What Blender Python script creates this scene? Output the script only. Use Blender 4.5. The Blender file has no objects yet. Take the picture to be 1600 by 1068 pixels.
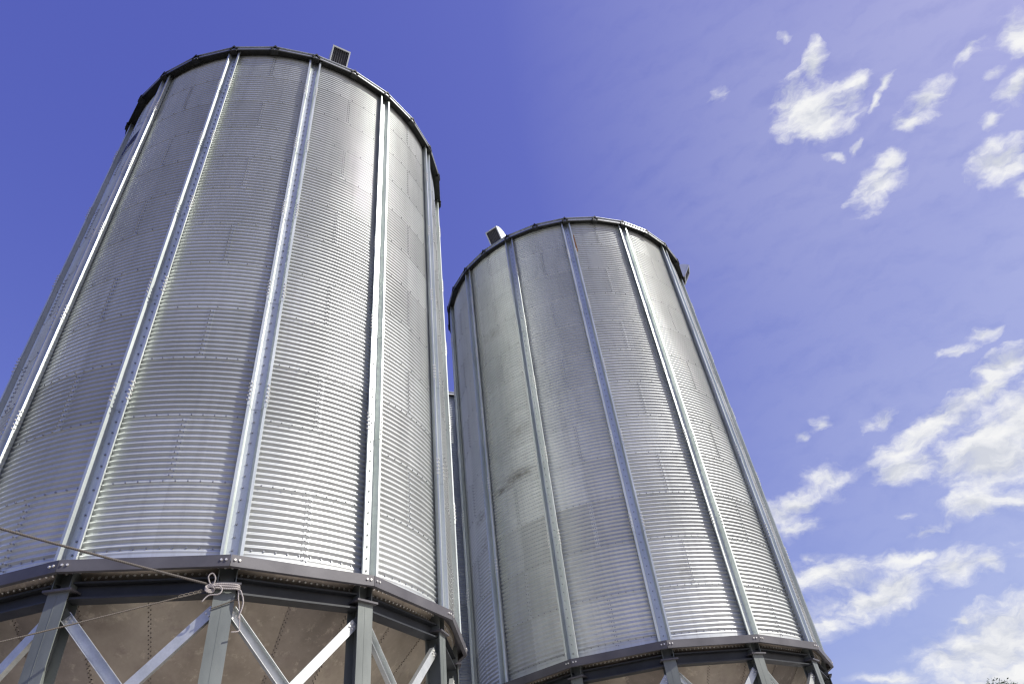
import bpy, math, random
import numpy as np
from mathutils import Matrix, Vector

random.seed(4)
RNG = np.random.default_rng(11)
scene = bpy.context.scene
col = scene.collection
PI = math.pi

# ------------------------------------------------------------------ sizes (metres)
R = 4.0                      # radius at the foot of the stiffeners
N = 14                       # stiffeners / columns per silo
BAY = 2 * PI / N
EYE = 1.6
Z0 = 0.92749 * R + EYE       # top of the supporting ring
WALL_H = 12.245              # wall height above Z0
TIER = 1.026
PITCH = TIER / 12
ROW0 = 0.978                 # first lap row above Z0
RW = 3.968                   # mean wall radius
SILO_A = (-1.38908 * R, 2.80569 * R, math.radians(-24.495))
SILO_B = (0.50864 * R, 4.40997 * R, math.radians(-24.85))
SILO_C = (-1.09564 * R, 6.30769 * R, math.radians(-22.5))
SUN_AZ, SUN_EL = 76.0, 43.0  # azimuth from -Y towards +X

# ------------------------------------------------------------------ materials
def new_mat(name):
    m = bpy.data.materials.new(name); m.use_nodes = True
    nt = m.node_tree
    return m, nt, nt.nodes['Principled BSDF']

def node(nt, t, **kw):
    n = nt.nodes.new(t)
    for k, v in kw.items():
        setattr(n, k, v)
    return n

def noise(nt, vec, scale, detail=4, rough=0.55, dist=0.0):
    n = node(nt, 'ShaderNodeTexNoise')
    n.inputs['Scale'].default_value = scale
    n.inputs['Detail'].default_value = detail
    n.inputs['Roughness'].default_value = rough
    n.inputs['Distortion'].default_value = dist
    nt.links.new(vec, n.inputs['Vector'])
    return n.outputs['Fac']

def ramp(nt, fac, stops):
    r = node(nt, 'ShaderNodeValToRGB')
    e = r.color_ramp.elements
    while len(e) < len(stops): e.new(0.5)
    for i, (p, c) in enumerate(stops):
        e[i].position = p
        e[i].color = (c[0], c[1], c[2], 1) if hasattr(c, '__len__') else (c, c, c, 1)
    nt.links.new(fac, r.inputs['Fac'])
    return r.outputs['Color']

def mixc(nt, fac, a, b, mode='MIX'):
    m = node(nt, 'ShaderNodeMix', data_type='RGBA', blend_type=mode)
    for s, v in ((0, fac), (6, a), (7, b)):
        if hasattr(v, 'is_linked'): nt.links.new(v, m.inputs[s])
        elif hasattr(v, '__len__'): m.inputs[s].default_value = (v[0], v[1], v[2], 1)
        else: m.inputs[s].default_value = v
    return m.outputs[2]

def math_n(nt, op, a, b=0.0, c=None, clamp=False):
    m = node(nt, 'ShaderNodeMath', operation=op, use_clamp=clamp)
    for s, v in ((0, a), (1, b), (2, c)):
        if v is None: continue
        if hasattr(v, 'is_linked'): nt.links.new(v, m.inputs[s])
        else: m.inputs[s].default_value = v
    return m.outputs[0]

def mapped(nt, scale=(1, 1, 1), loc=(0, 0, 0)):
    tc = node(nt, 'ShaderNodeTexCoord')
    mp = node(nt, 'ShaderNodeMapping')
    mp.inputs['Scale'].default_value = scale
    mp.inputs['Location'].default_value = loc
    nt.links.new(tc.outputs['Object'], mp.inputs['Vector'])
    return mp.outputs['Vector']

def bump(nt, b, h, strength, dist=0.01):
    n = node(nt, 'ShaderNodeBump')
    n.inputs['Strength'].default_value = strength
    n.inputs['Distance'].default_value = dist
    nt.links.new(h, n.inputs['Height'])
    nt.links.new(n.outputs['Normal'], b.inputs['Normal'])

def metal(name, c0, c1, metallic, r0, r1, scale=3.0, stretch=(1, 1, 1), bumpy=0.0, spangle=0.0, rust=None):
    m, nt, b = new_mat(name)
    v = mapped(nt, stretch)
    f = noise(nt, v, scale, 6, 0.6)
    cc = ramp(nt, f, [(0.3, c0), (0.7, c1)])
    if spangle:
        vo = node(nt, 'ShaderNodeTexVoronoi'); vo.inputs['Scale'].default_value = 45
        nt.links.new(mapped(nt), vo.inputs['Vector'])
        g = math_n(nt, 'MULTIPLY_ADD', vo.outputs['Distance'], -spangle, 1.0)
        cc = mixc(nt, 1.0, cc, g, 'MULTIPLY')
    if rust:
        rf = noise(nt, mapped(nt), rust[0], 8, 0.7)
        k = ramp(nt, rf, [(rust[1], 0), (rust[1] + 0.08, 1)])
        cc = mixc(nt, k, cc, rust[2])
    nt.links.new(cc, b.inputs['Base Color'])
    b.inputs['Metallic'].default_value = metallic
    f2 = noise(nt, v, scale * 2.3, 5, 0.6)
    rr = math_n(nt, 'MULTIPLY_ADD', f2, (r1 - r0), r0)
    nt.links.new(rr, b.inputs['Roughness'])
    if bumpy:
        bump(nt, b, noise(nt, mapped(nt), 60, 3, 0.6), bumpy, 0.004)
    return m

def wall_material(name, stain):
    m, nt, b = new_mat(name)
    tc = node(nt, 'ShaderNodeTexCoord')
    at = node(nt, 'ShaderNodeAttribute', attribute_name='sheet')
    f = noise(nt, mapped(nt, (1, 1, 0.5)), 1.3, 6, 0.62)
    c = ramp(nt, f, [(0.3, (0.65, 0.68, 0.67)), (0.7, (0.79, 0.815, 0.805))])
    c = mixc(nt, 1.0, c, ramp(nt, at.outputs['Fac'], [(0, 0.78), (1, 1.0)]), 'MULTIPLY')
    # fine milky runs down the sheets
    s = noise(nt, mapped(nt, (9, 9, 0.35)), 1.0, 5, 0.65)
    c = mixc(nt, ramp(nt, s, [(0.5, 0), (0.75, 0.35)]), c, (0.40, 0.41, 0.42))
    sp = noise(nt, mapped(nt), 14, 8, 0.75)
    c = mixc(nt, ramp(nt, sp, [(0.64, 0), (0.72, 0.5)]), c, (0.30, 0.29, 0.27))
    if stain:
        mp = node(nt, 'ShaderNodeMapping', vector_type='TEXTURE')
        nt.links.new(tc.outputs['Object'], mp.inputs['Vector'])
        blots = None
        for (a, z, sx, sz, amt) in stain:
            mp = node(nt, 'ShaderNodeMapping', vector_type='TEXTURE')
            mp.inputs['Location'].default_value = (RW * math.sin(a), -RW * math.cos(a), Z0 + z)
            mp.inputs['Rotation'].default_value = (0, 0, a)
            mp.inputs['Scale'].default_value = (sx, 1.5, sz)
            nt.links.new(tc.outputs['Object'], mp.inputs['Vector'])
            ln = node(nt, 'ShaderNodeVectorMath', operation='LENGTH')
            nt.links.new(mp.outputs['Vector'], ln.inputs[0])
            q = math_n(nt, 'MULTIPLY', math_n(nt, 'SUBTRACT', 1.0, ln.outputs['Value'], clamp=True), amt)
            blots = q if blots is None else math_n(nt, 'MAXIMUM', blots, q)
        d = noise(nt, mapped(nt, (1, 1, 3.2)), 7, 9, 0.75)
        k = math_n(nt, 'MULTIPLY', blots, ramp(nt, d, [(0.40, 0), (0.62, 1)]), clamp=True)
        c = mixc(nt, k, c, (0.085, 0.062, 0.04))
    nt.links.new(c, b.inputs['Base Color'])
    b.inputs['Metallic'].default_value = 0.6
    rr = math_n(nt, 'MULTIPLY_ADD', noise(nt, mapped(nt, (1, 1, 0.6)), 2.2, 5), 0.16, 0.36)
    nt.links.new(rr, b.inputs['Roughness'])
    bump(nt, b, noise(nt, mapped(nt, (1, 1, 0.4)), 2.0, 3, 0.5), 0.22, 0.03)
    return m

M_WALL = wall_material('galvanised corrugated sheet', None)
a_ = lambda deg: math.radians(deg) - SILO_B[2]
M_WALL_STAIN = wall_material('galvanised corrugated sheet with dirt', [
    (a_(-36), 4.30, 0.62, 0.22, 1.15), (a_(-44), 4.15, 0.55, 0.12, 1.0), (a_(-59), 3.9, 0.42, 0.2, 0.8), (a_(-57), 3.2, 0.35, 0.35, 0.5),
    (a_(-40), 9.0, 0.55, 0.25, 0.5), (a_(-33), 5.5, 0.5, 0.3, 0.5), (a_(12), 1.3, 0.3, 0.3, 0.45)])
M_STIFF = metal('galvanised stiffener steel', (0.54, 0.585, 0.565), (0.69, 0.73, 0.71), 0.65, 0.34, 0.5, 3.0, (1, 1, 0.3), 0.1, 0.12)
M_BOLT = metal('zinc bolt', (0.30, 0.31, 0.33), (0.45, 0.46, 0.48), 0.8, 0.35, 0.5, 8)
M_RIVET = metal('bright zinc bolt', (0.75, 0.73, 0.68), (0.9, 0.88, 0.84), 0.5, 0.4, 0.5, 8)
M_RING = metal('grey painted ring steel', (0.088, 0.084, 0.094), (0.135, 0.13, 0.14), 0.2, 0.42, 0.6, 2.5, (1, 1, 1), 0.12)
M_COL = metal('grey painted column steel', (0.13, 0.145, 0.14), (0.21, 0.23, 0.22), 0.15, 0.4, 0.6, 3.0, (1, 1, 0.4), 0.15, 0, (3.0, 0.66, (0.36, 0.37, 0.35)))
M_BEAM = metal('blue grey beam paint darkened for shade', (0.022, 0.025, 0.030), (0.04, 0.044, 0.05), 0.1, 0.4, 0.6, 3.0, (1, 1, 1), 0.1, 0, (7.0, 0.70, (0.4, 0.4, 0.4)))  # deep shade on the beam web is put into this near-black colour
M_BRACE = metal('galvanised brace steel', (0.50, 0.53, 0.53), (0.70, 0.72, 0.71), 0.6, 0.36, 0.52, 3.5, (1, 1, 1), 0.12, 0.12)
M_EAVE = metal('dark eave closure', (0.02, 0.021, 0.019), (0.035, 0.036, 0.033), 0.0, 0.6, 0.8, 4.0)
M_ROOF = metal('galvanised roof sheet', (0.45, 0.47, 0.49), (0.60, 0.62, 0.63), 0.7, 0.35, 0.5, 2.0, (1, 1, 1), 0.05, 0.1)
M_LOUVRE = metal('dark louvre mesh', (0.045, 0.045, 0.05), (0.08, 0.08, 0.085), 0.3, 0.5, 0.6, 20)
M_VENT = metal('white galvanised vent sheet', (0.62, 0.64, 0.64), (0.74, 0.76, 0.76), 0.4, 0.4, 0.5, 3)
M_SEAL = metal('orange rust streak', (0.30, 0.13, 0.05), (0.42, 0.22, 0.10), 0.0, 0.7, 0.9, 9)
M_LOGO = metal('dark blue lettering paint', (0.010, 0.010, 0.06), (0.016, 0.016, 0.09), 0.0, 0.4, 0.5, 9)
M_LOGOW = metal('pale outline paint', (0.40, 0.42, 0.46), (0.50, 0.52, 0.55), 0.0, 0.4, 0.5, 9)

def hopper_material():
    m, nt, b = new_mat('weathered brown hopper steel')
    at = node(nt, 'ShaderNodeAttribute', attribute_name='sheet')
    f = noise(nt, mapped(nt), 0.9, 8, 0.68)
    c = ramp(nt, f, [(0.3, (0.30, 0.265, 0.22)), (0.5, (0.45, 0.40, 0.335)), (0.72, (0.60, 0.545, 0.46))])
    c = mixc(nt, 1.0, c, ramp(nt, at.outputs['Fac'], [(0, (0.66, 0.64, 0.655)), (1, (1.12, 1.09, 1.03))]), 'MULTIPLY')
    d = noise(nt, mapped(nt), 5.5, 9, 0.75)
    c = mixc(nt, ramp(nt, d, [(0.55, 0), (0.68, 0.55)]), c, (0.70, 0.62, 0.50))
    e = noise(nt, mapped(nt, (1, 1, 1), (3, 7, 1)), 3.2, 9, 0.7)
    c = mixc(nt, ramp(nt, e, [(0.56, 0), (0.72, 0.6)]), c, (0.24, 0.19, 0.175))
    nt.links.new(c, b.inputs['Base Color'])
    b.inputs['Metallic'].default_value = 0.5
    b.inputs['Roughness'].default_value = 0.45
    bump(nt, b, noise(nt, mapped(nt), 9, 5), 0.15, 0.01)
    return m
M_HOPPER = hopper_material()
M_HBOLT = metal('dull hopper bolt', (0.16, 0.14, 0.12), (0.24, 0.21, 0.18), 0.4, 0.45, 0.6, 9)

def rope_material(name, c0, c1):
    m, nt, b = new_mat(name)
    w = node(nt, 'ShaderNodeTexWave', wave_type='BANDS', bands_direction='DIAGONAL')
    w.inputs['Scale'].default_value = 22
    w.inputs['Distortion'].default_value = 1.0
    nt.links.new(mapped(nt), w.inputs['Vector'])
    nt.links.new(ramp(nt, w.outputs['Fac'], [(0, c0), (1, c1)]), b.inputs['Base Color'])
    b.inputs['Roughness'].default_value = 0.9
    bump(nt, b, w.outputs['Fac'], 0.25, 0.004)
    return m
M_ROPE = rope_material('brown grey rope fibre', (0.085, 0.075, 0.068), (0.14, 0.125, 0.115))
M_CORD = rope_material('pale pink cord fibre', (0.33, 0.30, 0.29), (0.42, 0.385, 0.375))
M_WIRE = rope_material('thin brown line', (0.11, 0.095, 0.08), (0.15, 0.13, 0.11))

# ------------------------------------------------------------------ mesh builder
class MB:
    def __init__(self):
        self.v = []; self.f = []; self.mi = []; self.sm = []; self.n = 0; self.at = []
    def add(self, verts, faces, mi=0, smooth=False, at=0.5):
        verts = np.asarray(verts, float).reshape(-1, 3)
        self.v.append(verts)
        for f in faces:
            self.f.append([int(i) + self.n for i in f])
        k = len(faces)
        self.mi += [mi] * k; self.sm += [smooth] * k
        self.at += list(at) if hasattr(at, '__len__') else [at] * k
        self.n += len(verts)
    def box(self, x0, x1, y0, y1, z0, z1, mi=0):
        v = [(x, y, z) for z in (z0, z1) for y in (y0, y1) for x in (x0, x1)]
        self.add(v, [(0, 2, 3, 1), (4, 5, 7, 6), (0, 1, 5, 4), (2, 6, 7, 3), (0, 4, 6, 2), (1, 3, 7, 5)], mi)
    def prism(self, prof, za, zb, mi=0, cap=True, T=None, smooth=False):
        """closed 2D outline (x,y) swept from za to zb; T maps the points"""
        n = len(prof)
        v = [(x, y, za) for x, y in prof] + [(x, y, zb) for x, y in prof]
        if T is not None: v = [tuple(T @ Vector(p)) for p in v]
        f = [(i, (i + 1) % n, n + (i + 1) % n, n + i) for i in range(n)]
        if cap:
            f += [tuple(range(n))[::-1], tuple(range(n, 2 * n))]
        self.add(v, f, mi, smooth)
    def bolts(self, P, Nn, r=0.014, h=0.014, mi=1, sides=6):
        """hexagon heads at points P with outward directions Nn"""
        P = np.asarray(P, float).reshape(-1, 3); Nn = np.asarray(Nn, float).reshape(-1, 3)
        up = np.where(np.abs(Nn[:, 2:3]) > 0.9, np.array([[1., 0, 0]]), np.array([[0., 0, 1]]))
        t = np.cross(up, Nn); t /= np.linalg.norm(t, axis=1, keepdims=True)
        b = np.cross(Nn, t)
        ang = np.linspace(0, 2 * PI, sides, endpoint=False)
        ring = (np.cos(ang)[None, :, None] * t[:, None] + np.sin(ang)[None, :, None] * b[:, None])
        base = P[:, None] + ring * r - Nn[:, None] * 0.012
        top = P[:, None] + ring * r * 0.86 + Nn[:, None] * h
        V = np.concatenate([base, top], 1).reshape(-1, 3)
        F = []
        for k in range(len(P)):
            o = k * 2 * sides
            for i in range(sides):
                j = (i + 1) % sides
                F.append((o + i, o + j, o + sides + j, o + sides + i))
            F.append(tuple(o + sides + i for i in range(sides)))
        self.add(V, F, mi)
    def tube(self, pts, r, seg=8, mi=0, closed=False):
        pts = [Vector(p) for p in pts]; n = len(pts)
        V = []; F = []
        prev = None
        for i, p in enumerate(pts):
            a = pts[(i - 1) % n] if (closed or i > 0) else p
            b = pts[(i + 1) % n] if (closed or i < n - 1) else p
            d = (b - a).normalized()
            if prev is None:
                x = d.cross(Vector((0, 0, 1)))
                if x.length < 1e-3: x = d.cross(Vector((1, 0, 0)))
            else:
                x = prev - d * prev.dot(d)
            x.normalize(); prev = x
            y = d.cross(x)
            rr = r[i] if hasattr(r, '__len__') else r
            for k in range(seg):
                q = 2 * PI * k / seg
                V.append(p + x * (rr * math.cos(q)) + y * (rr * math.sin(q)))
        m = n if closed else n - 1
        for i in range(m):
            for k in range(seg):
                a = i * seg + k; b = i * seg + (k + 1) % seg
                c = ((i + 1) % n) * seg + (k + 1) % seg; d = ((i + 1) % n) * seg + k
                F.append((a, b, c, d))
        if not closed:
            F.append(tuple(range(seg))[::-1]); F.append(tuple((n - 1) * seg + k for k in range(seg)))
        self.add([tuple(v) for v in V], F, mi, True)
    def build(self, name, mats, parent=None, attr=False):
        me = bpy.data.meshes.new(name)
        me.from_pydata(np.concatenate(self.v).tolist(), [], self.f)
        for m in (mats if isinstance(mats, (list, tuple)) else [mats]): me.materials.append(m)
        me.polygons.foreach_set('material_index', self.mi)
        me.polygons.foreach_set('use_smooth', self.sm)
        if attr:
            a = me.attributes.new('sheet', 'FLOAT', 'FACE'); a.data.foreach_set('value', np.array(self.at, float))
        me.update()
        o = bpy.data.objects.new(name, me); col.objects.link(o)
        if parent: o.parent = parent
        return o

def tag(o, label=None, cat=None, group=None, kind=None):
    if label: o['label'] = label
    if cat: o['category'] = cat
    if group: o['group'] = group
    if kind: o['kind'] = kind
    return o

def empty(name, loc, rz=0.0):
    o = bpy.data.objects.new(name, None); col.objects.link(o)
    o.location = loc; o.rotation_euler = (0, 0, rz); o.empty_display_size = 0.5
    return o

def pol(a, r, z):        # local polar point; angle from -Y towards +X
    return (r * math.sin(a), -r * math.cos(a), z)

def grid_faces(nr, nc, wrap):
    r = np.arange(nr - 1)[:, None]
    c = np.arange(nc if wrap else nc - 1)[None, :]
    c2 = (c + 1) % nc
    a = r * nc + c; b = r * nc + c2; d = (r + 1) * nc + c; e = (r + 1) * nc + c2
    return np.stack([a, b, e, d], -1).reshape(-1, 4)

# ------------------------------------------------------------------ corrugated wall
ROWS = [0.088] + [ROW0 + TIER * k for k in range(11)]       # bolt rows above Z0
def wall_radius(z):
    z = np.asarray(z, float)
    amp = 0.0148 * np.clip((z - 0.02) / 0.05, 0, 1) * np.clip((12.20 - z) / 0.05, 0, 1)
    r = RW + amp * np.cos(2 * PI * (z - ROW0) / PITCH)
    fr = ((z - ROW0) / TIER) % 1.0
    return r + 0.0020 * (1 - fr)                               # each sheet laps over the one above it
def build_wall():
    mb = MB()
    # rows of vertices, with a sharp step at each lap
    edges = [-0.075] + [ROW0 + TIER * k - 0.02 for k in range(12) if ROW0 + TIER * k - 0.02 < WALL_H] + [WALL_H]
    zs = []
    for lo, hi in zip(edges[:-1], edges[1:]):
        n = max(2, int(round((hi - lo) / (PITCH / 9))))
        zs.append(np.linspace(lo, hi - 0.0012, n + 1))
    z = np.concatenate(zs)
    fr = ((z - (ROW0 - 0.02)) / TIER) % 1.0
    amp = 0.0148 * np.clip((z - 0.02) / 0.05, 0, 1) * np.clip((12.20 - z) / 0.05, 0, 1)
    rad = RW + amp * np.cos(2 * PI * (z - ROW0) / PITCH) + 0.0022 * (1 - fr)
    nc = 14 * 12
    a = np.arange(nc) * 2 * PI / nc
    # slight buckles in the sheets
    dent = np.zeros((len(z), nc))
    for _ in range(46):
        ca = RNG.uniform(0, 2 * PI); cz = RNG.uniform(0.3, 12); wa = RNG.uniform(0.06, 0.2); wz = RNG.uniform(0.15, 0.6)
        da = (a - ca + PI) % (2 * PI) - PI
        dent += RNG.uniform(-0.006, 0.005) * np.exp(-(da / wa) ** 2)[None, :] * np.exp(-((z - cz) / wz) ** 2)[:, None]
    rr = rad[:, None] + dent
    V = np.stack([rr * np.sin(a)[None], -rr * np.cos(a)[None], np.broadcast_to(z[:, None] + Z0, rr.shape)], -1)
    F = grid_faces(len(z), nc, True)
    def DENT(q, zq):
        return np.interp(zq, z, dent[:, int(round(q / (2 * PI) * nc)) % nc])
    tier = np.floor((z - (ROW0 - 0.02)) / TIER + 1e-6).astype(int) + 1
    tone = RNG.uniform(0, 1, (14, 7))
    rowt = tier[:-1]
    bay = np.arange(nc) // 12
    half = np.arange(nc) % 12 >= 6
    sheet = ((bay[None, :] + ((half[None, :]) & True) + rowt[:, None]) // 2) % 7
    at = tone[np.clip(rowt, 0, 13)[:, None] * np.ones_like(sheet), sheet].ravel()
    mb.add(V, F.tolist(), 0, True, at.tolist())
    # upright laps in the middle of every other bay, with two staggered bolt lines
    bp = []; bn = []
    for t in range(13):
        lo = (ROW0 + TIER * (t - 1)) if t else -0.06
        hi = min(ROW0 + TIER * t, 12.19)
        for b in range(14):
            if (b + t) % 2: continue
            am = (b + 0.5) * BAY
            zz = np.linspace(lo - 0.01, hi - 0.02, max(3, int((hi - lo) / (PITCH / 9))))
            ra = wall_radius(zz) + 0.0028 + DENT(am, zz)
            w = 0.05 / R
            aa = np.array([am - w, am, am + w])
            VV = np.stack([ra[:, None] * np.sin(aa)[None], -ra[:, None] * np.cos(aa)[None],
                           np.broadcast_to(zz[:, None] + Z0, (len(zz), 3))], -1)
            mb.add(VV, grid_faces(len(zz), 3, False).tolist(), 0, True, 0.7)
            k = 0; zc = math.ceil((lo + 0.03 - ROW0) / PITCH) * PITCH + ROW0
            while zc < hi - 0.03:
                for s, dz in ((-0.022, 0.0), (0.022, -0.015)):
                    q = am + s / R; r_ = float(wall_radius(zc + dz)) + 0.003 + float(DENT(q, zc))
                    bp.append(pol(q, r_, zc + dz + Z0)); bn.append(pol(q, 1, 0))
                zc += PITCH
    for zr in ROWS + [12.21]:
        for b in range(14):
            for k in range(12):
                if zr > 3.5 and k % 2: continue
                q = b * BAY + (k + 0.5) * BAY / 12
                bp.append(pol(q, float(wall_radius(zr)) + 0.004, zr + Z0)); bn.append(pol(q, 1, 0))
    mb.bolts(bp, bn, 0.0115, 0.012, 1)
    return mb

# ------------------------------------------------------------------ stiffener: open hat section bolted through its floor
def hat(off=0.0, base=-0.003):
    # mid-line points (tangential, radial)
    mid = [(-0.132, 4.072), (-0.129, 4.092), (-0.098, 4.094), (-0.068, 3.994), (0.068, 3.994), (0.098, 4.094), (0.129, 4.092), (0.132, 4.072)]
    th = 0.006
    outer = []; inner = []
    for i, p in enumerate(mid):
        a = mid[max(i - 1, 0)]; b = mid[min(i + 1, len(mid) - 1)]
        d = Vector((b[0] - a[0], b[1] - a[1])).normalized(); nrm = Vector((-d.y, d.x))
        outer.append((p[0] + nrm.x * (th / 2 + off), p[1] + nrm.y * (th / 2 + off)))
        inner.append((p[0] + nrm.x * base, p[1] + nrm.y * base))
    return [(x, -r) for x, r in (outer + inner[::-1])]
SPLICES = [2.15 + 2.10 * k for k in range(5)]
def build_stiffener():
    mb = MB()
    zs = [-0.07] + SPLICES + [WALL_H - 0.03]
    for i, (a, b) in enumerate(zip(zs[:-1], zs[1:])):
        mb.prism(hat(), Z0 + a + (0.004 if i else 0), Z0 + b, 0)
    bp = []; z = 0.06
    while z < WALL_H - 0.08:
        bp.append((0.0, -4.001, Z0 + z)); z += TIER / 6
    mb.bolts(bp, [(0, -1, 0)] * len(bp), 0.014, 0.014, 1)
    return mb
def build_splice(zj):
    mb = MB()
    mb.prism(hat(0.0055, 0.0042), Z0 + zj, Z0 + zj + 0.44, 0)
    bp = []; bn = []
    for s in (-1, 1):
        for k in range(5):
            z = Z0 + zj + 0.10 + k * 0.072
            bp += [(s * 0.114, -4.102, z), (s * 0.138, -4.082, z)]
            bn += [(0, -1, 0), (s, 0, 0)]
    mb.bolts(bp, bn, 0.013, 0.016, 1)
    return mb

# ------------------------------------------------------------------ ring, skirt, beams, columns, braces, hopper
RC = 4.185                    # ring corner radius
def build_ring_segment():     # one straight channel between column 0 and column 1
    mb = MB()
    ap = RC * math.cos(BAY / 2); half = RC * math.sin(BAY / 2)
    T = Matrix.Rotation(BAY / 2, 4, 'Z')
    zt, zb, th = -0.072, -0.212, 0.008
    def slab(r0, r1, z0, z1):
        # mitred ends: half-length follows the radius
        pts = []
        for z in (z0, z1):
            for r, s in ((r0, -1), (r0, 1), (r1, 1), (r1, -1)):
                h = r * math.tan(BAY / 2) - 0.003
                pts.append(tuple(T @ Vector((s * h, -r, Z0 + z))))
        mb.add(pts, [(0, 3, 2, 1), (4, 5, 6, 7), (0, 1, 5, 4), (1, 2, 6, 5), (2, 3, 7, 6), (3, 0, 4, 7)], 0)
    slab(ap - th, ap, zb, zt)                       # outer web
    slab(ap - 0.26, ap - th - 0.0005, zt - th, zt - 0.001)      # top flange
    slab(ap - 0.06, ap - th - 0.0005, zb + 0.001, zb + th)      # bottom lip
    bp = []; bn = []
    for s in (-1, 1):
        for d in (0.05, 0.105):
            bp.append(tuple(T @ Vector((s * (half - d), -ap, Z0 - 0.135)))); bn.append(tuple(T @ Vector((0, -1, 0))))
    mb.bolts(bp, bn, 0.016, 0.015, 1)
    return mb

HR0, HZ0 = 3.955, -0.082          # hopper rim
def build_rim_bolts(mb):
    bp = []; bn = []
    m = 14 * 22
    nz = math.sqrt(0.5)
    for i in range(m):
        for dz, ph in ((0.042, 0.5), (0.105, 1.0)):
            q = 2 * PI * (i + ph) / m
            bp.append(pol(q, HR0 - dz + 0.004, Z0 + HZ0 - dz)); bn.append(pol(q, nz, -nz))
    mb.bolts(bp, bn, 0.016, 0.02, 2)

def i_outline(w, h, tf, tw):  # I outline: flanges across x at +-h/2
    a, b, c = w / 2, h / 2, tw / 2
    return [(-a, -b), (a, -b), (a, -b + tf), (c, -b + tf), (c, b - tf), (a, b - tf), (a, b), (-a, b), (-a, b - tf), (-c, b - tf), (-c, -b + tf), (-a, -b + tf)]

CB = 3.90                      # radius of the column centre line
def build_beam():
    mb = MB()
    ap = CB * math.cos(BAY / 2); half = CB * math.sin(BAY / 2) - 0.075
    # outline in (radial, z), swept along x
    prof = [(x, y) for x, y in i_outline(0.20, 0.20, 0.022, 0.011)]
    T = Matrix.Rotation(BAY / 2, 4, 'Z') @ Matrix.Translation((0, -ap - 0.0, Z0 - 0.362)) @ Matrix(((0, 0, 1, 0), (1, 0, 0, 0), (0, 1, 0, 0), (0, 0, 0, 1)))
    mb.prism(prof, -half, half, 0, True, T)
    return mb

def build_column():
    mb = MB()
    o = i_outline(0.235, 0.23, 0.014, 0.010)
    T = Matrix.Translation((0, -CB, 0))
    mb.prism(o, 0.0, Z0 - 0.385, 0, True, T)
    mb.box(-0.2, 0.2, -CB - 0.2, -CB + 0.2, 0.0, 0.025)         # foot plate
    # weld seam down the face
    mb.box(-0.012, -0.004, -CB - 0.1175, -CB - 0.112, 0.03, Z0 - 0.40, 0)
    return mb
def build_cap():
    mb = MB()
    mb.box(-0.165, 0.165, -CB - 0.165, -CB + 0.13, Z0 - 0.3845, Z0 - 0.360)
    return mb
def build_stub():
    mb = MB()
    o = [(y, x) for x, y in i_outline(0.22, 0.215, 0.013, 0.010)]
    mb.prism(o, Z0 - 0.3595, Z0 - 0.0815, 0, True, Matrix.Translation((0, -CB, 0)))
    return mb

def build_brace(side, open_out):
    """channel from column 0 (top) to column 1 (bottom) for side=+1; mirrored for -1"""
    mb = MB()
    a0 = 0.0; a1 = BAY
    off = -0.028 if open_out else 0.032
    p0 = Vector(pol(a0, CB + 0.02 + off, Z0 - 0.53)); p1 = Vector(pol(a1, CB + 0.02 + off, Z0 - 2.42))
    d = (p1 - p0); L = d.length; d.normalize()
    out = Vector(pol(BAY / 2, 1, 0))
    w = out.cross(d); w.normalize(); out = d.cross(w)
    W, D, t = 0.118, 0.07, 0.006
    if open_out:   # flanges point outward
        prof = [(-W / 2, D), (-W / 2, 0), (W / 2, 0), (W / 2, D), (W / 2 - t, D), (W / 2 - t, t), (-W / 2 + t, t), (-W / 2 + t, D)]
    else:
        prof = [(-W / 2, 0), (-W / 2, -D), (-W / 2 + t, -D), (-W / 2 + t, -t), (W / 2 - t, -t), (W / 2 - t, -D), (W / 2, -D), (W / 2, 0)]
    T = Matrix(((w.x, out.x, d.x, p0.x), (w.y, out.y, d.y, p0.y), (w.z, out.z, d.z, p0.z), (0, 0, 0, 1)))
    a, b = 0.135, L - 0.135
    mb.prism(prof, a, b, 0, True, T)
    bp = []
    yb = t if open_out else 0.0
    for zz in (a + 0.035, a + 0.085):
        for ww in (-0.022, 0.024): bp.append(T @ Vector((ww, yb, zz)))
    mb.bolts([tuple(p) for p in bp], [tuple(out)] * len(bp), 0.013, 0.013, 1)
    # gusset plate on the column
    g = T @ Vector((0, -0.004 if not open_out else -0.004, 0.16))
    y0 = -0.002 if open_out else (-t - 0.002)
    gv = []
    for yy in (y0, y0 - 0.009):
        for (ww, zz) in ((-0.05, 0.02), (-0.05, 0.27), (0.05, 0.27), (0.05, 0.02)):
            gv.append(tuple(T @ Vector((ww, yy, zz))))
    mb.add(gv, [(0, 1, 2, 3), (7, 6, 5, 4), (0, 4, 5, 1), (1, 5, 6, 2), (2, 6, 7, 3), (3, 7, 4, 0)], 2)
    if side < 0:
        for i, v in enumerate(mb.v):
            v = v.copy(); v[:, 0] *= -1; mb.v[i] = v
        mb.f = [f[::-1] for f in mb.f]
    return mb

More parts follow.
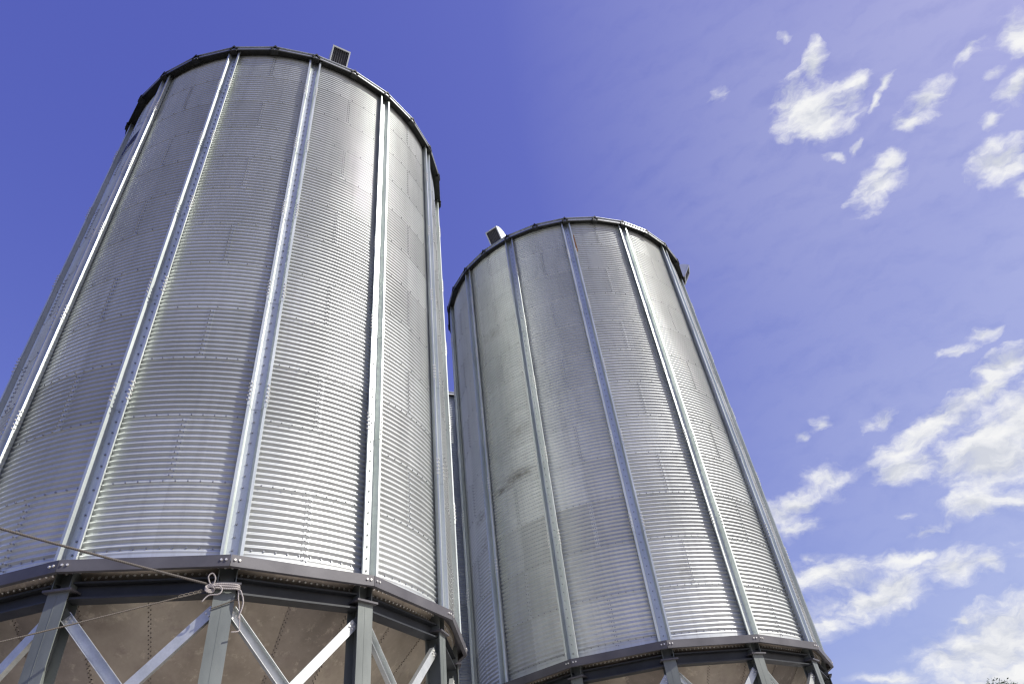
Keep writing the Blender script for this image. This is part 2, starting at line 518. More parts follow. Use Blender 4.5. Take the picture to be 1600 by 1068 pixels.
def build_hopper():
    mb = MB()
    n = 168; H = 3.655; steps = 14
    bp = []; bn = []
    tone = RNG.uniform(0, 1, 28)
    for s in range(28):
        aa = np.linspace(s * 2 * PI / 28 - 0.006, (s + 1) * 2 * PI / 28 + 0.0, 7)
        lift = 0.004 if s % 2 else 0.0
        V = []
        for k in range(steps + 1):
            f = k / steps; r = HR0 * (1 - f) + 0.3 * f; z = HZ0 - H * f
            for q in aa: V.append(pol(q, r + lift, Z0 + z))
        mb.add(V, grid_faces(steps + 1, 7, False).tolist(), 0, True, float(tone[s]))
        q0 = s * 2 * PI / 28
        for dq, ph in ((0.013, 0.0), (-0.013, 0.5)):
            for k in range(5, 84):
                f = (k + 0.4 + ph) / 92; r = HR0 * (1 - f) + 0.3 * f
                q = q0 + dq / max(r, 0.5); nn = Vector(pol(q, 1, -1)).normalized()
                bp.append(pol(q, r + 0.004, Z0 + HZ0 - H * f)); bn.append(tuple(nn))
    mb.bolts(bp, bn, 0.0085, 0.010, 1)
    build_rim_bolts(mb)
    V = [pol(2 * PI * i / 28, r, Z0 + z) for r, z in ((0.31, HZ0 - H), (0.31, -4.15), (0.38, -4.15), (0.38, -4.18), (0.0, -4.18)) for i in range(28)]
    mb.add(V, grid_faces(5, 28, True).tolist(), 0, False, 0.3)
    return mb

# ------------------------------------------------------------------ roof
NR = 28
RE = 4.165
SL = math.tan(math.radians(28))
def build_roof():
    mb = MB()
    def ring(r, z): return [pol(2 * PI * i / NR, r, Z0 + z) for i in range(NR)]
    def band(*rz, mi=0):
        V = sum([ring(r, z) for r, z in rz], [])
        mb.add(V, grid_faces(len(rz), NR, True).tolist(), mi)
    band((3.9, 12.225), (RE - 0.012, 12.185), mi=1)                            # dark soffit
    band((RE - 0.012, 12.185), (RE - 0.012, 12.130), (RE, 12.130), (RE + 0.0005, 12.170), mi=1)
    band((RE + 0.0005, 12.170), (RE + 0.001, 12.192), (RE - 0.03, 12.200), mi=0)  # lip
    band((RE - 0.03, 12.200), (RE - 0.03, 12.285), mi=0)                       # closure strip
    band((RE - 0.03, 12.285), (RE + 0.004, 12.285), (RE + 0.004, 12.300), (RE - 0.02, 12.302), mi=0)
    zt = 12.302 + (RE - 0.02 - 0.45) * SL
    band((RE - 0.02, 12.302), (0.45, zt), mi=0)
    band((0.45, zt), (0.45, zt + 0.18), (0.55, zt + 0.18), (0.55, zt + 0.21), (0.001, zt + 0.32), mi=0)
    return mb
def build_rib():
    mb = MB()
    L = RE + 0.02 - 0.5
    # folded ridge: triangle outline (x, height) swept up the slope
    pr = [(-0.095, -.03), (0, 0.125), (0.095, -.03), (0.055, -.03), (0, 0.06), (-0.055, -.03)]
    r0, z0 = RE + 0.018, 12.205
    V = []
    for r, z in ((r0, z0), (0.5, z0 + (r0 - 0.5) * SL)):
        for x, h in pr: V.append((x, -r, Z0 + z + h))
    n = len(pr)
    mb.add(V, [(i, (i + 1) % n, n + (i + 1) % n, n + i) for i in range(n)] + [tuple(range(n))[::-1]], 0)
    mb.box(-0.075, 0.075, -RE - 0.012, -RE + 0.10, Z0 + 12.095, Z0 + 12.128, 0)        # clip below the rib end
    mb.bolts([(0, -RE - 0.012, Z0 + 12.112)], [(0, -1, 0)], 0.012, 0.012, 1)
    return mb

def build_vent():
    """gooseneck roof vent at angle 0: opening leans outward and looks down"""
    B = (4.02, 12.40); F = (4.27, 12.82)
    hood = [F, (4.16, 12.90), (4.02, 12.93), (3.88, 12.90), (3.76, 12.82), (3.67, 12.70), (3.62, 12.56)]
    foot = [(3.62, 12.50), (4.02, 12.32)]
    out = [B] + hood + foot
    W = 0.215
    hb = MB()
    n = len(out); ring = [(r, z) for r, z in out]
    V = [(-W, -r, Z0 + z) for r, z in ring] + [(W, -r, Z0 + z) for r, z in ring]
    f = [(i, n + i, n + (i + 1) % n, (i + 1) % n) for i in range(1, n)]     # all but the opening face
    f += [tuple(range(n)), tuple(range(2 * n - 1, n - 1, -1))]
    hb.add(V, f, 0)
    # rim round the opening
    d = Vector((F[0] - B[0], F[1] - B[1])).normalized(); nn = Vector((d.y, -d.x))
    def bar(x0, x1, s0, s1):
        P = []
        for e in (-0.012, 0.02):
            for x, s in ((x0, s0), (x1, s0), (x1, s1), (x0, s1)):
                P.append((x, -(B[0] + d.x * s + nn.x * e), Z0 + B[1] + d.y * s + nn.y * e))
        hb.add(P, [(0, 1, 2, 3), (7, 6, 5, 4), (0, 4, 5, 1), (1, 5, 6, 2), (2, 6, 7, 3), (3, 7, 4, 0)], 0)
    L = math.hypot(F[0] - B[0], F[1] - B[1])
    bar(-W - .004, -W + 0.028, -.004, L + .004); bar(W - 0.028, W + .004, -.004, L + .004)
    bar(-W + 0.029, W - 0.029, -.004, 0.024); bar(-W + 0.029, W - 0.029, L - 0.03, L + .004)
    lb = MB()
    P = [(x, -(B[0] + d.x * s - nn.x * 0.03), Z0 + B[1] + d.y * s - nn.y * 0.03) for x, s in ((-W + .01, 0.01), (W - .01, 0.01), (W - .01, L - .01), (-W + .01, L - .01))]
    lb.add(P, [(0, 1, 2, 3)], 0)
    for k in range(-3, 4):
        x = k * 0.052
        for e0 in (0,):
            Q = []
            for e in (-0.028, -0.008):
                for xx, s in ((x - .006, .02), (x + .006, .02), (x + .006, L - .02), (x - .006, L - .02)):
                    Q.append((xx, -(B[0] + d.x * s + nn.x * e), Z0 + B[1] + d.y * s + nn.y * e))
            lb.add(Q, [(0, 1, 2, 3), (7, 6, 5, 4), (0, 4, 5, 1), (1, 5, 6, 2), (2, 6, 7, 3), (3, 7, 4, 0)], 1)
    return hb, lb

# ------------------------------------------------------------------ assemble one silo, then copy it
def make_silo(loc, rz, label):
    root = tag(empty('grain_silo', (loc[0], loc[1], 0), rz), label, 'grain silo', 'corrugated grain silos on steel legs')
    build_wall().build('corrugated_wall', [M_WALL, M_BOLT], root, True)
    st = build_stiffener().build('stiffener', [M_STIFF, M_BOLT], root)
    sps = []
    for zj in SPLICES:
        sps.append(build_splice(zj).build('splice_plate', [M_STIFF, M_RIVET], st))
    rg = build_ring_segment().build('ring_beam', [M_RING, M_RIVET], root)
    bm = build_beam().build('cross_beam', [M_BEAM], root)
    cl = build_column().build('column', [M_COL], root)
    cp = build_cap().build('cap_plate', [M_RING], cl)
    sb = build_stub().build('column_head', [M_COL], cl)
    b1 = build_brace(1, True).build('brace', [M_BRACE, M_RIVET, M_COL], root)
    b2 = build_brace(-1, False).build('brace', [M_BRACE, M_RIVET, M_COL], root)
    build_hopper().build('hopper', [M_HOPPER, M_HBOLT, M_RIVET], root, True)
    rf = build_roof().build('roof', [M_ROOF, M_EAVE], root)
    rb = build_rib().build('roof_rib', [M_EAVE, M_BOLT], rf)
    for k in range(1, N):
        for src in (st, rg, bm, cl, b1, b2):
            c = src.copy(); col.objects.link(c); c.parent = root
            c.rotation_euler = (0, 0, k * BAY)
            for g in src.children:
                d = g.copy(); col.objects.link(d); d.parent = c
    for k in range(1, NR):
        c = rb.copy(); col.objects.link(c); c.parent = rf; c.rotation_euler = (0, 0, k * 2 * PI / NR)
    return root

def copy_tree(o, parent=None):
    c = o.copy(); col.objects.link(c)
    if parent: c.parent = parent
    for ch in list(o.children): copy_tree(ch, c)
    return c

silo = make_silo(SILO_A, SILO_A[2], 'tall shiny silo in front with a rope tied round one of its legs')
silo2 = copy_tree(silo); silo2.location = (SILO_B[0], SILO_B[1], 0); silo2.rotation_euler = (0, 0, SILO_B[2])
silo2['label'] = 'second silo with brown dirt smears on its wall, clouds beside it'
silo3 = copy_tree(silo); silo3.location = (SILO_C[0], SILO_C[1], 0); silo3.rotation_euler = (0, 0, SILO_C[2])
silo3['label'] = 'farthest silo, a narrow shaded strip seen in the gap between the other two'
for ch in silo2.children:
    if ch.name.startswith('corrugated_wall'):
        ch.material_slots[0].link = 'OBJECT'; ch.material_slots[0].material = M_WALL_STAIN

hood_mb, louv_mb = build_vent()
def add_vent(root, deg, out=0.0, drop=0.0, first=[None]):
    if first[0] is None:
        h = hood_mb.build('roof_vent', [M_VENT], root); l = louv_mb.build('louvre', [M_LOUVRE, M_RING], h); first[0] = (h, l)
    else:
        h = first[0][0].copy(); col.objects.link(h); l = first[0][1].copy(); col.objects.link(l); l.parent = h; h.parent = root
    a = math.radians(deg) - root.rotation_euler[2]
    h.rotation_euler = (0, 0, a); h.location = (out * math.sin(a), -out * math.cos(a), -drop)
add_vent(silo, 34.3); add_vent(silo, 137); add_vent(silo, -120)
add_vent(silo2, -31.2); add_vent(silo2, 80, 0.2, 0.1); add_vent(silo2, 180)
add_vent(silo3, 120); add_vent(silo3, -120)

# blue lettering under a pale roof line, high on the shaded side of the front silo
def build_logo():
    mb = MB()
    def stroke(a0, z0, a1, z1, w, mi):
        n = max(2, int(abs(z1 - z0) / 0.012), int(abs(a1 - a0) * 3))
        V = []
        da = math.radians(a1 - a0) * RW; dz = z1 - z0; L = math.hypot(da, dz)
        px, pz = -dz / L * w / 2, da / L * w / 2
        for i in range(n + 1):
            f = i / n
            for s in (-1, 1):
                aa = math.radians(a0 + (a1 - a0) * f) + s * px / RW; z = z0 + dz * f + s * pz
                V.append(pol(aa - silo.rotation_euler[2], float(wall_radius(z)) + 0.007, Z0 + z))
        mb.add(V, [(2 * i, 2 * i + 1, 2 * i + 3, 2 * i + 2) for i in range(n)], mi, True)
    # roof outline and base line
    stroke(-45, 10.30, -37, 11.15, 0.035, 1); stroke(-37, 11.15, -29.5, 10.78, 0.035, 1); stroke(-45, 10.05, -29, 10.05, 0.04, 1)
    x = -44.0
    for k in range(8):      # upright letter stems with cross strokes, too oblique to read
        wst = 0.065 if k > 3 else 0.045
        stroke(x, 10.2, x, 10.62, wst, 0); stroke(x + 0.95, 10.2, x + 0.95, 10.62, wst * 0.6, 0)
        zz = (10.60, 10.41, 10.22)[k % 3]
        stroke(x, zz, x + 0.95, zz, 0.045, 0)
        x += 1.9
    return mb
build_logo().build('painted_lettering', [M_LOGO, M_LOGOW], silo)

def build_streak():
    mb = MB()
    a = math.radians(26.5 - 25.71 + 2.6) - SILO_B[2]
    V = []; n = 60
    for i in range(n + 1):
        z = 10.95 + 0.75 * i / n
        w = 0.012 + 0.016 * (1 - i / n)
        for s in (-1, 1): V.append(pol(a + s * w / R, float(wall_radius(z)) + 0.006, Z0 + z))
    mb.add(V, [(2 * i, 2 * i + 1, 2 * i + 3, 2 * i + 2) for i in range(n)], 0, True)
    return mb
build_streak().build('rust_streak', [M_SEAL], silo2)

# ------------------------------------------------------------------ ropes tied to the front silo's leg
CAM_P = (1055.887, 0.701237, -0.136356)   # focal length in px of a 1600 px frame, pitch, roll
fpx, pitch, roll = CAM_P
FW = Vector((0, math.cos(pitch), math.sin(pitch)))
r_ = Vector((1, 0, 0)); u_ = r_.cross(FW)
RT = r_ * math.cos(roll) + u_ * math.sin(roll)
UP = u_ * math.cos(roll) - r_ * math.sin(roll)
EYEV = Vector((0, 0, EYE))

def leg_point(dx, dr, dz):   # point near the head of the roped leg (stiffener 2)
    a = SILO_A[2] + 2 * BAY
    t = Vector((math.cos(a), math.sin(a), 0)); o = Vector((math.sin(a), -math.cos(a), 0))
    return Vector((SILO_A[0], SILO_A[1], Z0)) + o * (CB + dr) + t * dx + Vector((0, 0, dz - 0.14))
def bez(pts, n=10):          # smooth curve through points
    pts = [Vector(p) for p in pts]; out = []
    for i in range(len(pts) - 1):
        p0 = pts[max(i - 1, 0)]; p1 = pts[i]; p2 = pts[i + 1]; p3 = pts[min(i + 2, len(pts) - 1)]
        for k in range(n):
            t = k / n
            out.append(0.5 * ((2 * p1) + (p2 - p0) * t + (2 * p0 - 5 * p1 + 4 * p2 - p3) * t * t + (3 * p1 - p0 - 3 * p2 + p3) * t ** 3))
    out.append(pts[-1]); return out

rope = tag(empty('tied_rope', leg_point(0, 0.15, -0.3)), 'thick grey brown rope knotted round the leg head of the front silo', 'rope')
wire = tag(empty('thin_line', leg_point(-0.1, 0.15, -0.35)), 'thin dark line running down left from the knot across the hopper', 'line')
def rel(o, pts): return [tuple(Vector(p) - o.location) for p in pts]
def line_to(a, b, over, sag):
    a = Vector(a); b = Vector(b); n = 40
    return [a + (b - a) * (i / n * over) - Vector((0, 0, sag * 4 * (i / n) * (1 - i / n))) for i in range(n + 1)]
rs = leg_point(-0.17, 0.15, -0.255)
ROPE_END = Vector((-5.42, 6.0, EYE + 3.56)); WIRE_END = Vector((-5.42, 6.55, EYE + 2.606))
m = MB(); m.tube(rel(rope, line_to(rs, ROPE_END, 1.7, 0.02)), 0.0138, 8); m.build('rope_run', [M_ROPE], rope)
m = MB()
for k, (dz, g) in enumerate(((-0.255, 0.0), (-0.277, 0.004), (-0.299, 0.0))):
    e = 0.135 + g
    loop = [leg_point(x * e, y * (e + 0.035), dz + 0.006 * math.sin(j * 1.9 + k)) for j, (x, y) in enumerate(((-1, 1), (0, 1.04), (1, 1), (1.04, 0), (1, -.9), (0, -.95), (-1, -.9), (-1.04, 0)))]
    m.tube(rel(rope, bez(loop + [loop[0]], 5)), 0.0125, 8)
m.build('rope_wrap', [M_CORD], rope)
m = MB()
kn = leg_point(-0.15, 0.175, -0.30)
a = SILO_A[2] + 2 * BAY
tv = Vector((math.cos(a), math.sin(a), 0)); ov = Vector((math.sin(a), -math.cos(a), 0)); zv = Vector((0, 0, 1))
m.tube(rel(rope, bez([kn, kn + tv * .02 + zv * .10 + ov * .02, kn - tv * .02 + zv * .16 + ov * .03, kn - tv * .06 + zv * .12 + ov * .02, kn - tv * .02 + zv * .03], 8)), 0.0085, 8)
m.tube(rel(rope, bez([kn - tv * .05, kn + tv * .06 + ov * .05 + zv * .01, kn + tv * .10 + ov * .05 - zv * .01, kn + tv * .11 + ov * .05 - zv * .05, kn + tv * .08 + ov * .05 - zv * .09, kn - tv * .02 + ov * .03 - zv * .10, kn - tv * .08 + ov * .02 - zv * .17], 8)), 0.0085, 8)
for _ in range(3):
    c0 = kn + Vector((0, 0, -0.015 * _)) - tv * 0.02
    m.tube(rel(rope, [c0 + tv * (0.05 * math.cos(q)) + zv * (0.032 * math.sin(q)) + ov * (0.02 + 0.012 * math.sin(2 * q)) for q in np.linspace(0, 2 * PI, 20)]), 0.009, 8)
m.build('knot', [M_CORD], rope)
m = MB()
kr = leg_point(0.145, 0.165, -0.31)
m.tube(rel(rope, bez([kr, kr + tv * .03 + zv * -.03 + ov * .02, kr + tv * .07 - zv * .16 + ov * .02, kr + tv * .04 - zv * .33], 8)), 0.009, 8)
m.tube(rel(rope, bez([kr, kr + tv * .01 - zv * .10 + ov * .01, kr + tv * .045 - zv * .25 + ov * .0, kr + tv * .07 - zv * .44 + ov * .0, kr + tv * .05 - zv * .475 + ov * .01, kr - tv * .01 - zv * .485 + ov * .02], 8)), 0.0075, 8)
m.build('rope_tail', [M_CORD], rope)
ws = leg_point(-0.175, 0.16, -0.315)
m = MB(); m.tube(rel(wire, line_to(ws, WIRE_END, 1.7, 0.015)), 0.0085, 8)
wd = (WIRE_END - ws).normalized()
for k in range(5):   # twisted end near the knot
    c0 = ws + wd * (0.10 + 0.05 * k)
    m.tube(rel(wire, [c0 + wd * (0.03 * math.cos(q)) + zv * (0.016 * math.sin(q)) + ov * 0.01 for q in np.linspace(0, 2 * PI, 14)]), 0.005, 6)
m.build('line_run', [M_WIRE], wire)
m = MB(); m.tube(rel(wire, bez([leg_point(-0.12, 0.135, -0.52), leg_point(0.0, 0.135, -0.47), leg_point(0.14, 0.14, -0.40), leg_point(0.15, 0.15, -0.33)], 8)), 0.007, 6)
m.build('loose_end', [M_WIRE], wire)

# ------------------------------------------------------------------ ground: dark soil with a pale concrete apron round the silos
m, nt, b = new_mat('dark weedy soil')
f = noise(nt, mapped(nt), 0.6, 8, 0.65)
nt.links.new(ramp(nt, f, [(0.3, (0.055, 0.052, 0.04)), (0.7, (0.11, 0.10, 0.08))]), b.inputs['Base Color'])
b.inputs['Roughness'].default_value = 0.95
bump(nt, b, noise(nt, mapped(nt), 4, 6), 0.3, 0.05)
g = MB(); S = 1500
g.add([(-S, -S, 0), (S, -S, 0), (S, S, 0), (-S, S, 0)], [(0, 1, 2, 3)])
tag(g.build('ground', [m]), kind='structure')
m, nt, b = new_mat('pale concrete')
f = noise(nt, mapped(nt), 1.2, 8, 0.7)
nt.links.new(ramp(nt, f, [(0.3, (0.46, 0.43, 0.38)), (0.7, (0.60, 0.57, 0.51))]), b.inputs['Base Color'])
b.inputs['Roughness'].default_value = 0.9
g = MB()
g.box(-13.5, 9.5, 3.6, 33, -0.10, 0.006)
tag(g.build('pavement', [m]), kind='structure')

# ------------------------------------------------------------------ tree whose top shows over the frame's lower right edge
def make_tree(loc, height, label):
    root = tag(empty('broadleaf_tree', loc), label, 'tree')
    mt, nt, b = new_mat('rough bark')
    nt.links.new(ramp(nt, noise(nt, mapped(nt, (1, 1, .2)), 6, 6), [(0.3, (.06, .045, .03)), (0.7, (.14, .11, .08))]), b.inputs['Base Color'])
    b.inputs['Roughness'].default_value = .9
    ml, nt, b = new_mat('dark green leaves')
    oi = node(nt, 'ShaderNodeAttribute', attribute_name='sheet')
    nt.links.new(ramp(nt, oi.outputs['Fac'], [(0, (.02, .035, .015)), (1, (.06, .085, .03))]), b.inputs['Base Color'])
    b.inputs['Roughness'].default_value = .7
    t = MB(); H = height
    t.tube([(0, 0, 0), (.1, 0, H * .2), (0, .1, H * .45), (.05, 0, H * .8)], [.28, .22, .15, .05], 8)
    tips = []
    for k in range(16):
        z = H * random.uniform(.3, .75); q = random.uniform(0, 2 * PI); L = H * random.uniform(.18, .3) * (1.15 - z / H)
        p1 = (L * math.cos(q), L * math.sin(q), z + L * .7)
        t.tube([(0, 0, z), (p1[0] * .5, p1[1] * .5, z + L * .25), p1], [.09, .06, .02], 6); tips.append(p1)
    t.build('trunk', [mt], root)
    c = MB()
    cl = [(p[0], p[1], p[2], random.uniform(.6, 1.1)) for p in tips]
    cl += [(random.uniform(-1.4, 1.4), random.uniform(-1.4, 1.4), H * random.uniform(.55, .86), random.uniform(.6, 1.0)) for _ in range(18)]
    cl += [(-.35, 0, H - .62, .6), (.65, .1, H - .85, .6), (0.1, .3, H - 1.2, .8)]
    for (x, y, z, r) in cl:
        for _ in range(170):
            d = Vector((random.gauss(0, 1), random.gauss(0, 1), random.gauss(0, .8))).normalized() * (r * random.uniform(.55, 1.0))
            p = Vector((x, y, z)) + d
            e1 = Vector((random.gauss(0, 1), random.gauss(0, 1), random.gauss(0, 1))).normalized(); e2 = e1.orthogonal().normalized()
            s = random.uniform(.06, .12)
            c.add([p - e1 * s, p + e2 * s * .5, p + e1 * s, p - e2 * s * .5], [(0, 1, 2, 3)], 0, False, random.random())
    c.build('crown', [ml], root, True)
def ray(x, y):
    return (FW + RT * ((x - 800) / fpx) - UP * ((y - 534) / fpx)).normalized()
tdir = (0.4849, 0.8630, 0.1425)
TD = 62.0
make_tree((tdir[0] / math.hypot(*tdir[:2]) * TD, tdir[1] / math.hypot(*tdir[:2]) * TD, 0), 10.95, 'dark tree whose leafy top just reaches into view under the low clouds')

# ------------------------------------------------------------------ sky with clouds
w = bpy.data.worlds.new('World'); scene.world = w; w.use_nodes = True
nt = w.node_tree; nt.nodes.clear()
outn = node(nt, 'ShaderNodeOutputWorld')
sky = node(nt, 'ShaderNodeTexSky', sky_type='NISHITA')
sky.sun_disc = False
sky.sun_elevation = math.radians(SUN_EL)
sky.sun_rotation = math.radians(180 - SUN_AZ)
sky.air_density = 1.0; sky.dust_density = 1.4; sky.ozone_density = 2.5; sky.altitude = 100
SKY_TINT = (1.25, 0.97, 1.80)
sc_ = mixc(nt, 1.0, sky.outputs['Color'], SKY_TINT, 'MULTIPLY')
bg = node(nt, 'ShaderNodeBackground'); bg.inputs['Strength'].default_value = 0.115
sp_ = node(nt, 'ShaderNodeSeparateColor'); nt.links.new(sc_, sp_.inputs[0])
cm_ = node(nt, 'ShaderNodeCombineColor')
nt.links.new(sp_.outputs[0], cm_.inputs[0])
nt.links.new(math_n(nt, 'MULTIPLY', math_n(nt, 'POWER', sp_.outputs[1], 1.05), 1.0), cm_.inputs[1])
nt.links.new(math_n(nt, 'MULTIPLY', math_n(nt, 'POWER', sp_.outputs[2], 0.5), 2.19), cm_.inputs[2])
nt.links.new(cm_.outputs[0], bg.inputs['Color'])
tc = node(nt, 'ShaderNodeTexCoord')
# cloud deck seen on a plane square to a fixed compass direction
AZ, EL = math.radians(34), math.radians(30)
D0 = Vector((math.sin(AZ) * math.cos(EL), math.cos(AZ) * math.cos(EL), math.sin(EL)))
E1 = Vector((math.cos(AZ), -math.sin(AZ), 0)); E2 = E1.cross(D0) * 1.0
def dotn(v):
    n = node(nt, 'ShaderNodeVectorMath', operation='DOT_PRODUCT'); n.inputs[1].default_value = v
    nt.links.new(tc.outputs['Generated'], n.inputs[0]); return n.outputs['Value']
dd = dotn(D0); front = math_n(nt, 'GREATER_THAN', dd, 0.15)
dm = math_n(nt, 'MAXIMUM', dd, 0.15)
gx = math_n(nt, 'DIVIDE', dotn(E1), dm); gy = math_n(nt, 'DIVIDE', dotn(E2), dm)
cb = node(nt, 'ShaderNodeCombineXYZ'); nt.links.new(gx, cb.inputs[0]); nt.links.new(gy, cb.inputs[1])
G = cb.outputs[0]
def vnoise(scale, detail, off):
    mp = node(nt, 'ShaderNodeMapping'); mp.inputs['Location'].default_value = off
    nt.links.new(G, mp.inputs['Vector'])
    n = node(nt, 'ShaderNodeTexNoise'); n.inputs['Scale'].default_value = scale; n.inputs['Detail'].default_value = detail
    n.inputs['Roughness'].default_value = 0.6
    nt.links.new(mp.outputs[0], n.inputs['Vector']); return n.outputs['Color']
def warp(G, scale, amt, off):
    c = vnoise(scale, 4, off)
    s = node(nt, 'ShaderNodeVectorMath', operation='MULTIPLY_ADD')
    nt.links.new(c, s.inputs[0]); s.inputs[1].default_value = (amt, amt, 0); s.inputs[2].default_value = (-amt / 2, -amt / 2, 0)
    a = node(nt, 'ShaderNodeVectorMath', operation='ADD'); nt.links.new(G, a.inputs[0]); nt.links.new(s.outputs[0], a.inputs[1])
    return a.outputs[0]
GW = warp(G, 9, 0.050, (3, 1, 0))
GW = warp(GW, 30, 0.022, (7, 5, 0))
def gno(x, y):
    v = ray(x, y); return Vector((v.dot(E1) / v.dot(D0), v.dot(E2) / v.dot(D0)))
CLOUDS = [  # azimuth/height given as sight lines; half axes, tilt, weight
 (1272,172,72,60,10,1.25),(1274,105,24,40,-15,1.0),(1235,160,40,22,0,.6),(1335,128,30,24,0,.62),(1130,150,34,18,-35,.55),(1228,60,18,9,0,.5),
 (1383,130,12,26,15,.75),(1368,162,12,18,10,.55),(1370,285,80,32,-48,1.0),(1392,255,36,34,0,.9),(1455,155,70,30,-50,.62),(1428,192,26,24,0,.8),
 (1530,76,46,17,-48,.8),(1592,50,36,40,0,1.1),(1582,135,58,22,-48,1.05),(1548,116,24,12,-30,.5),(1562,250,62,42,-12,1.15),(1548,190,18,16,0,.6),
 (1598,295,22,22,0,.6),(1303,240,20,12,0,.5),(1342,226,22,10,-45,.5),
 (1488,552,38,14,-12,.85),(1532,526,38,17,-25,.7),(1575,568,58,26,-32,1.1),(1552,592,26,15,0,.8),(1278,660,24,17,-30,.62),(1250,678,16,11,0,.5),
 (1372,655,46,18,-22,.62),(1292,742,62,34,-5,.9),(1240,783,38,20,-20,.8),(1215,800,44,28,0,.9),(1450,672,130,30,-30,1.2),
 (1548,612,44,20,-15,.95),(1415,738,66,30,-10,1.1),(1545,700,110,58,-38,1.05),(1560,735,100,50,-15,1.05),(1600,660,80,80,0,1.0),(1545,790,84,26,-8,1.1),
 (1238,822,46,22,-5,.85),(1450,829,54,14,-14,.7),(1415,806,20,9,0,.5),(1650,600,60,50,0,1.0),
 (1285,897,84,34,-8,1.05),(1400,868,60,24,-14,.85),(1445,866,42,15,-10,.8),(1350,936,115,32,-14,1.1),(1395,915,66,34,-8,1.1),(1498,885,70,34,-8,1.1),
 (1545,886,30,20,0,.7),(1268,980,64,26,-10,.9),(1570,1000,130,66,-28,1.25),(1470,1030,66,40,-12,.95),(1590,1055,110,46,-10,1.2),(1400,1062,70,14,0,.6),
 (1505,963,14,8,0,.5),(1266,868,24,14,0,.5),(1690,820,120,60,-20,1.1),(1720,200,130,90,-30,1.1)]
dens = None
for (x, y, rx, ry, an, wt) in CLOUDS:
    wt = wt * 1.1 if wt >= 0.85 else wt * 0.9 + 0.42
    an = math.radians(an); c = gno(x, y)
    ex = gno(x + 4 * math.cos(an), y + 4 * math.sin(an)) - c; ey = gno(x - 4 * math.sin(an), y + 4 * math.cos(an)) - c
    mp = node(nt, 'ShaderNodeMapping', vector_type='TEXTURE')
    mp.inputs['Location'].default_value = (c.x, c.y, 0)
    mp.inputs['Rotation'].default_value = (0, 0, math.atan2(ex.y, ex.x))
    mp.inputs['Scale'].default_value = (ex.length / 4 * rx * 1.35, ey.length / 4 * ry * 1.35, 1)
    nt.links.new(GW, mp.inputs['Vector'])
    ln = node(nt, 'ShaderNodeVectorMath', operation='LENGTH'); nt.links.new(mp.outputs['Vector'], ln.inputs[0])
    q = math_n(nt, 'SUBTRACT', 1.0, ln.outputs['Value'], clamp=True)
    q = math_n(nt, 'MULTIPLY', q, wt)
    dens = q if dens is None else math_n(nt, 'ADD', math_n(nt, 'MAXIMUM', dens, q), math_n(nt, 'MULTIPLY', math_n(nt, 'MINIMUM', dens, q), 0.18))
def fnoise(v, scale, detail, rough, st=(1, 1, 1), rz=0.0):
    mp = node(nt, 'ShaderNodeMapping'); mp.inputs['Scale'].default_value = st; mp.inputs['Rotation'].default_value = (0, 0, rz)
    nt.links.new(v, mp.inputs['Vector'])
    n = node(nt, 'ShaderNodeTexNoise'); n.inputs['Scale'].default_value = scale; n.inputs['Detail'].default_value = detail; n.inputs['Roughness'].default_value = rough
    nt.links.new(mp.outputs[0], n.inputs['Vector']); return n.outputs['Fac']
n1 = fnoise(GW, 17, 10, 0.62, (0.65, 1.35, 1), 0.6)
n2 = fnoise(GW, 46, 8, 0.62, (0.8, 1.25, 1), 0.6)
nn = math_n(nt, 'ADD', math_n(nt, 'MULTIPLY', math_n(nt, 'SUBTRACT', n1, 0.55), 5.0), math_n(nt, 'MULTIPLY', math_n(nt, 'SUBTRACT', n2, 0.5), 1.7))
gate = math_n(nt, 'MULTIPLY', dens, 4.0, clamp=True)
cov = math_n(nt, 'MULTIPLY', math_n(nt, 'ADD', math_n(nt, 'MULTIPLY', dens, 2.35), nn), gate)
mr = node(nt, 'ShaderNodeMapRange', interpolation_type='SMOOTHSTEP')
mr.inputs['From Min'].default_value = 0.10; mr.inputs['From Max'].default_value = 2.5
nt.links.new(cov, mr.inputs['Value'])
mr2 = node(nt, 'ShaderNodeMapRange', interpolation_type='SMOOTHSTEP')
mr2.inputs['From Min'].default_value = -0.75; mr2.inputs['From Max'].default_value = 1.3
nt.links.new(math_n(nt, 'ADD', math_n(nt, 'MULTIPLY', nn, 0.8), math_n(nt, 'MULTIPLY', dens, 0.9)), mr2.inputs['Value'])
halo = math_n(nt, 'MULTIPLY', mr2.outputs['Result'], math_n(nt, 'MULTIPLY', math_n(nt, 'MULTIPLY', dens, 1.6, clamp=True), 0.75))
alpha = math_n(nt, 'MAXIMUM', mr.outputs['Result'], halo)
# thin high veil
c0 = gno(1620, 420)
mp = node(nt, 'ShaderNodeMapping', vector_type='TEXTURE'); mp.inputs['Location'].default_value = (c0.x, c0.y, 0); mp.inputs['Scale'].default_value = (.56, 1.2, 1)
nt.links.new(G, mp.inputs['Vector'])
ln = node(nt, 'ShaderNodeVectorMath', operation='LENGTH'); nt.links.new(mp.outputs['Vector'], ln.inputs[0])
vb = math_n(nt, 'SUBTRACT', 1.0, ln.outputs['Value'], clamp=True)
vn = fnoise(G, 2.2, 3, 0.45, (0.6, 1.4, 1), 0.9)
veil = math_n(nt, 'MULTIPLY', math_n(nt, 'MULTIPLY', vb, vn), 0.46)
alpha = math_n(nt, 'MAXIMUM', alpha, veil)
alpha = math_n(nt, 'MULTIPLY', alpha, front)
alpha = math_n(nt, 'MULTIPLY', alpha, 0.96)
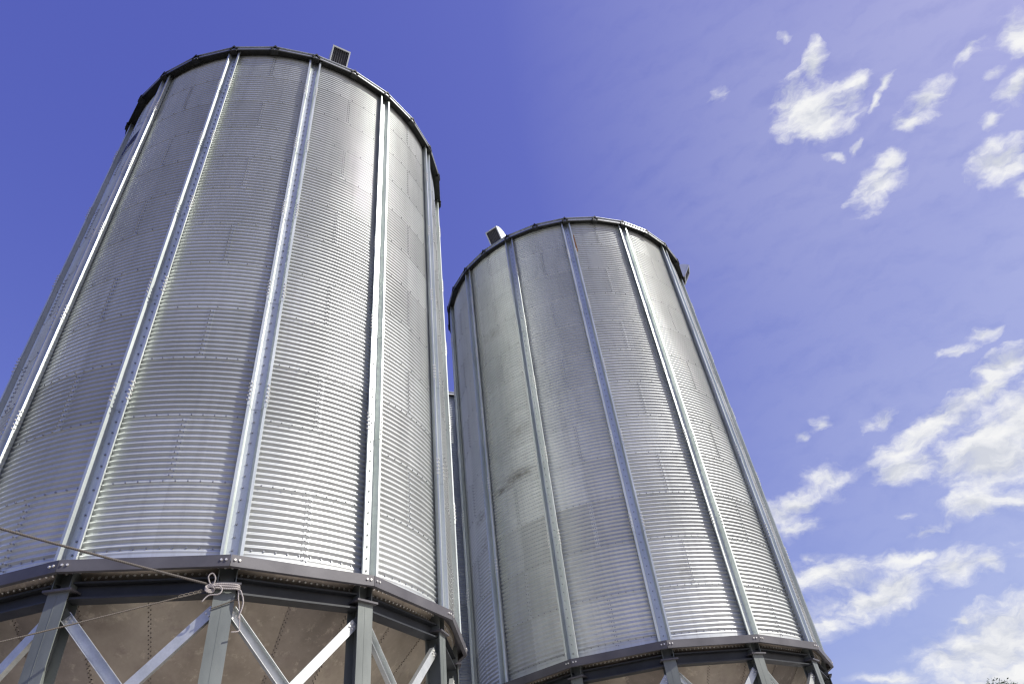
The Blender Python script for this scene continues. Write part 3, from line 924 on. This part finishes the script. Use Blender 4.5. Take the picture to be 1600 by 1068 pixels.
# cloud brightness: sunlit tops, greyer hollows
sh = node(nt, 'ShaderNodeVectorMath', operation='ADD'); nt.links.new(GW, sh.inputs[0]); sh.inputs[1].default_value = (0.012, 0.014, 0)
n3 = fnoise(sh.outputs[0], 17, 6, 0.55, (0.65, 1.35, 1), 0.6)
relief = math_n(nt, 'SUBTRACT', n1, n3)
lit = math_n(nt, 'ADD', math_n(nt, 'MULTIPLY', relief, 2.2), math_n(nt, 'MULTIPLY_ADD', dens, -0.22, 0.62), clamp=True)
shd = ramp(nt, lit, [(0.12, (0.66, 0.685, 0.75)), (0.42, (0.83, 0.84, 0.87)), (0.7, (0.95, 0.95, 0.94))])
bgc = node(nt, 'ShaderNodeBackground'); bgc.inputs['Strength'].default_value = 1.0
nt.links.new(shd, bgc.inputs['Color'])
ms = node(nt, 'ShaderNodeMixShader')
nt.links.new(alpha, ms.inputs[0]); nt.links.new(bg.outputs[0], ms.inputs[1]); nt.links.new(bgc.outputs[0], ms.inputs[2])
nt.links.new(ms.outputs[0], outn.inputs['Surface'])

# ------------------------------------------------------------------ sun
sl = bpy.data.lights.new('sun', 'SUN'); sl.energy = 5.0; sl.angle = math.radians(0.53); sl.color = (1.0, 0.975, 0.905)
so = bpy.data.objects.new('sun', sl); col.objects.link(so)
az, el = math.radians(SUN_AZ), math.radians(SUN_EL)
sd = Vector((math.sin(az) * math.cos(el), -math.cos(az) * math.cos(el), math.sin(el)))
so.rotation_euler = sd.to_track_quat('Z', 'Y').to_euler()
so.location = sd * 60

# ------------------------------------------------------------------ camera
cam = bpy.data.cameras.new('camera'); cam.sensor_width = 36; cam.lens = fpx / 1600 * 36; cam.clip_end = 5000
co = bpy.data.objects.new('camera', cam); col.objects.link(co)
mw = Matrix(((RT.x, UP.x, -FW.x, 0), (RT.y, UP.y, -FW.y, 0), (RT.z, UP.z, -FW.z, EYE), (0, 0, 0, 1)))
co.matrix_world = mw
scene.camera = co
vs = scene.view_settings
vs.view_transform = 'Standard'; vs.look = 'None'; vs.exposure = 0.0; vs.gamma = 1.0
scene.render.engine = 'CYCLES'
scene.cycles.filter_width = 1.3
scene.cycles.max_bounces = 8
scene.cycles.sample_clamp_indirect = 6
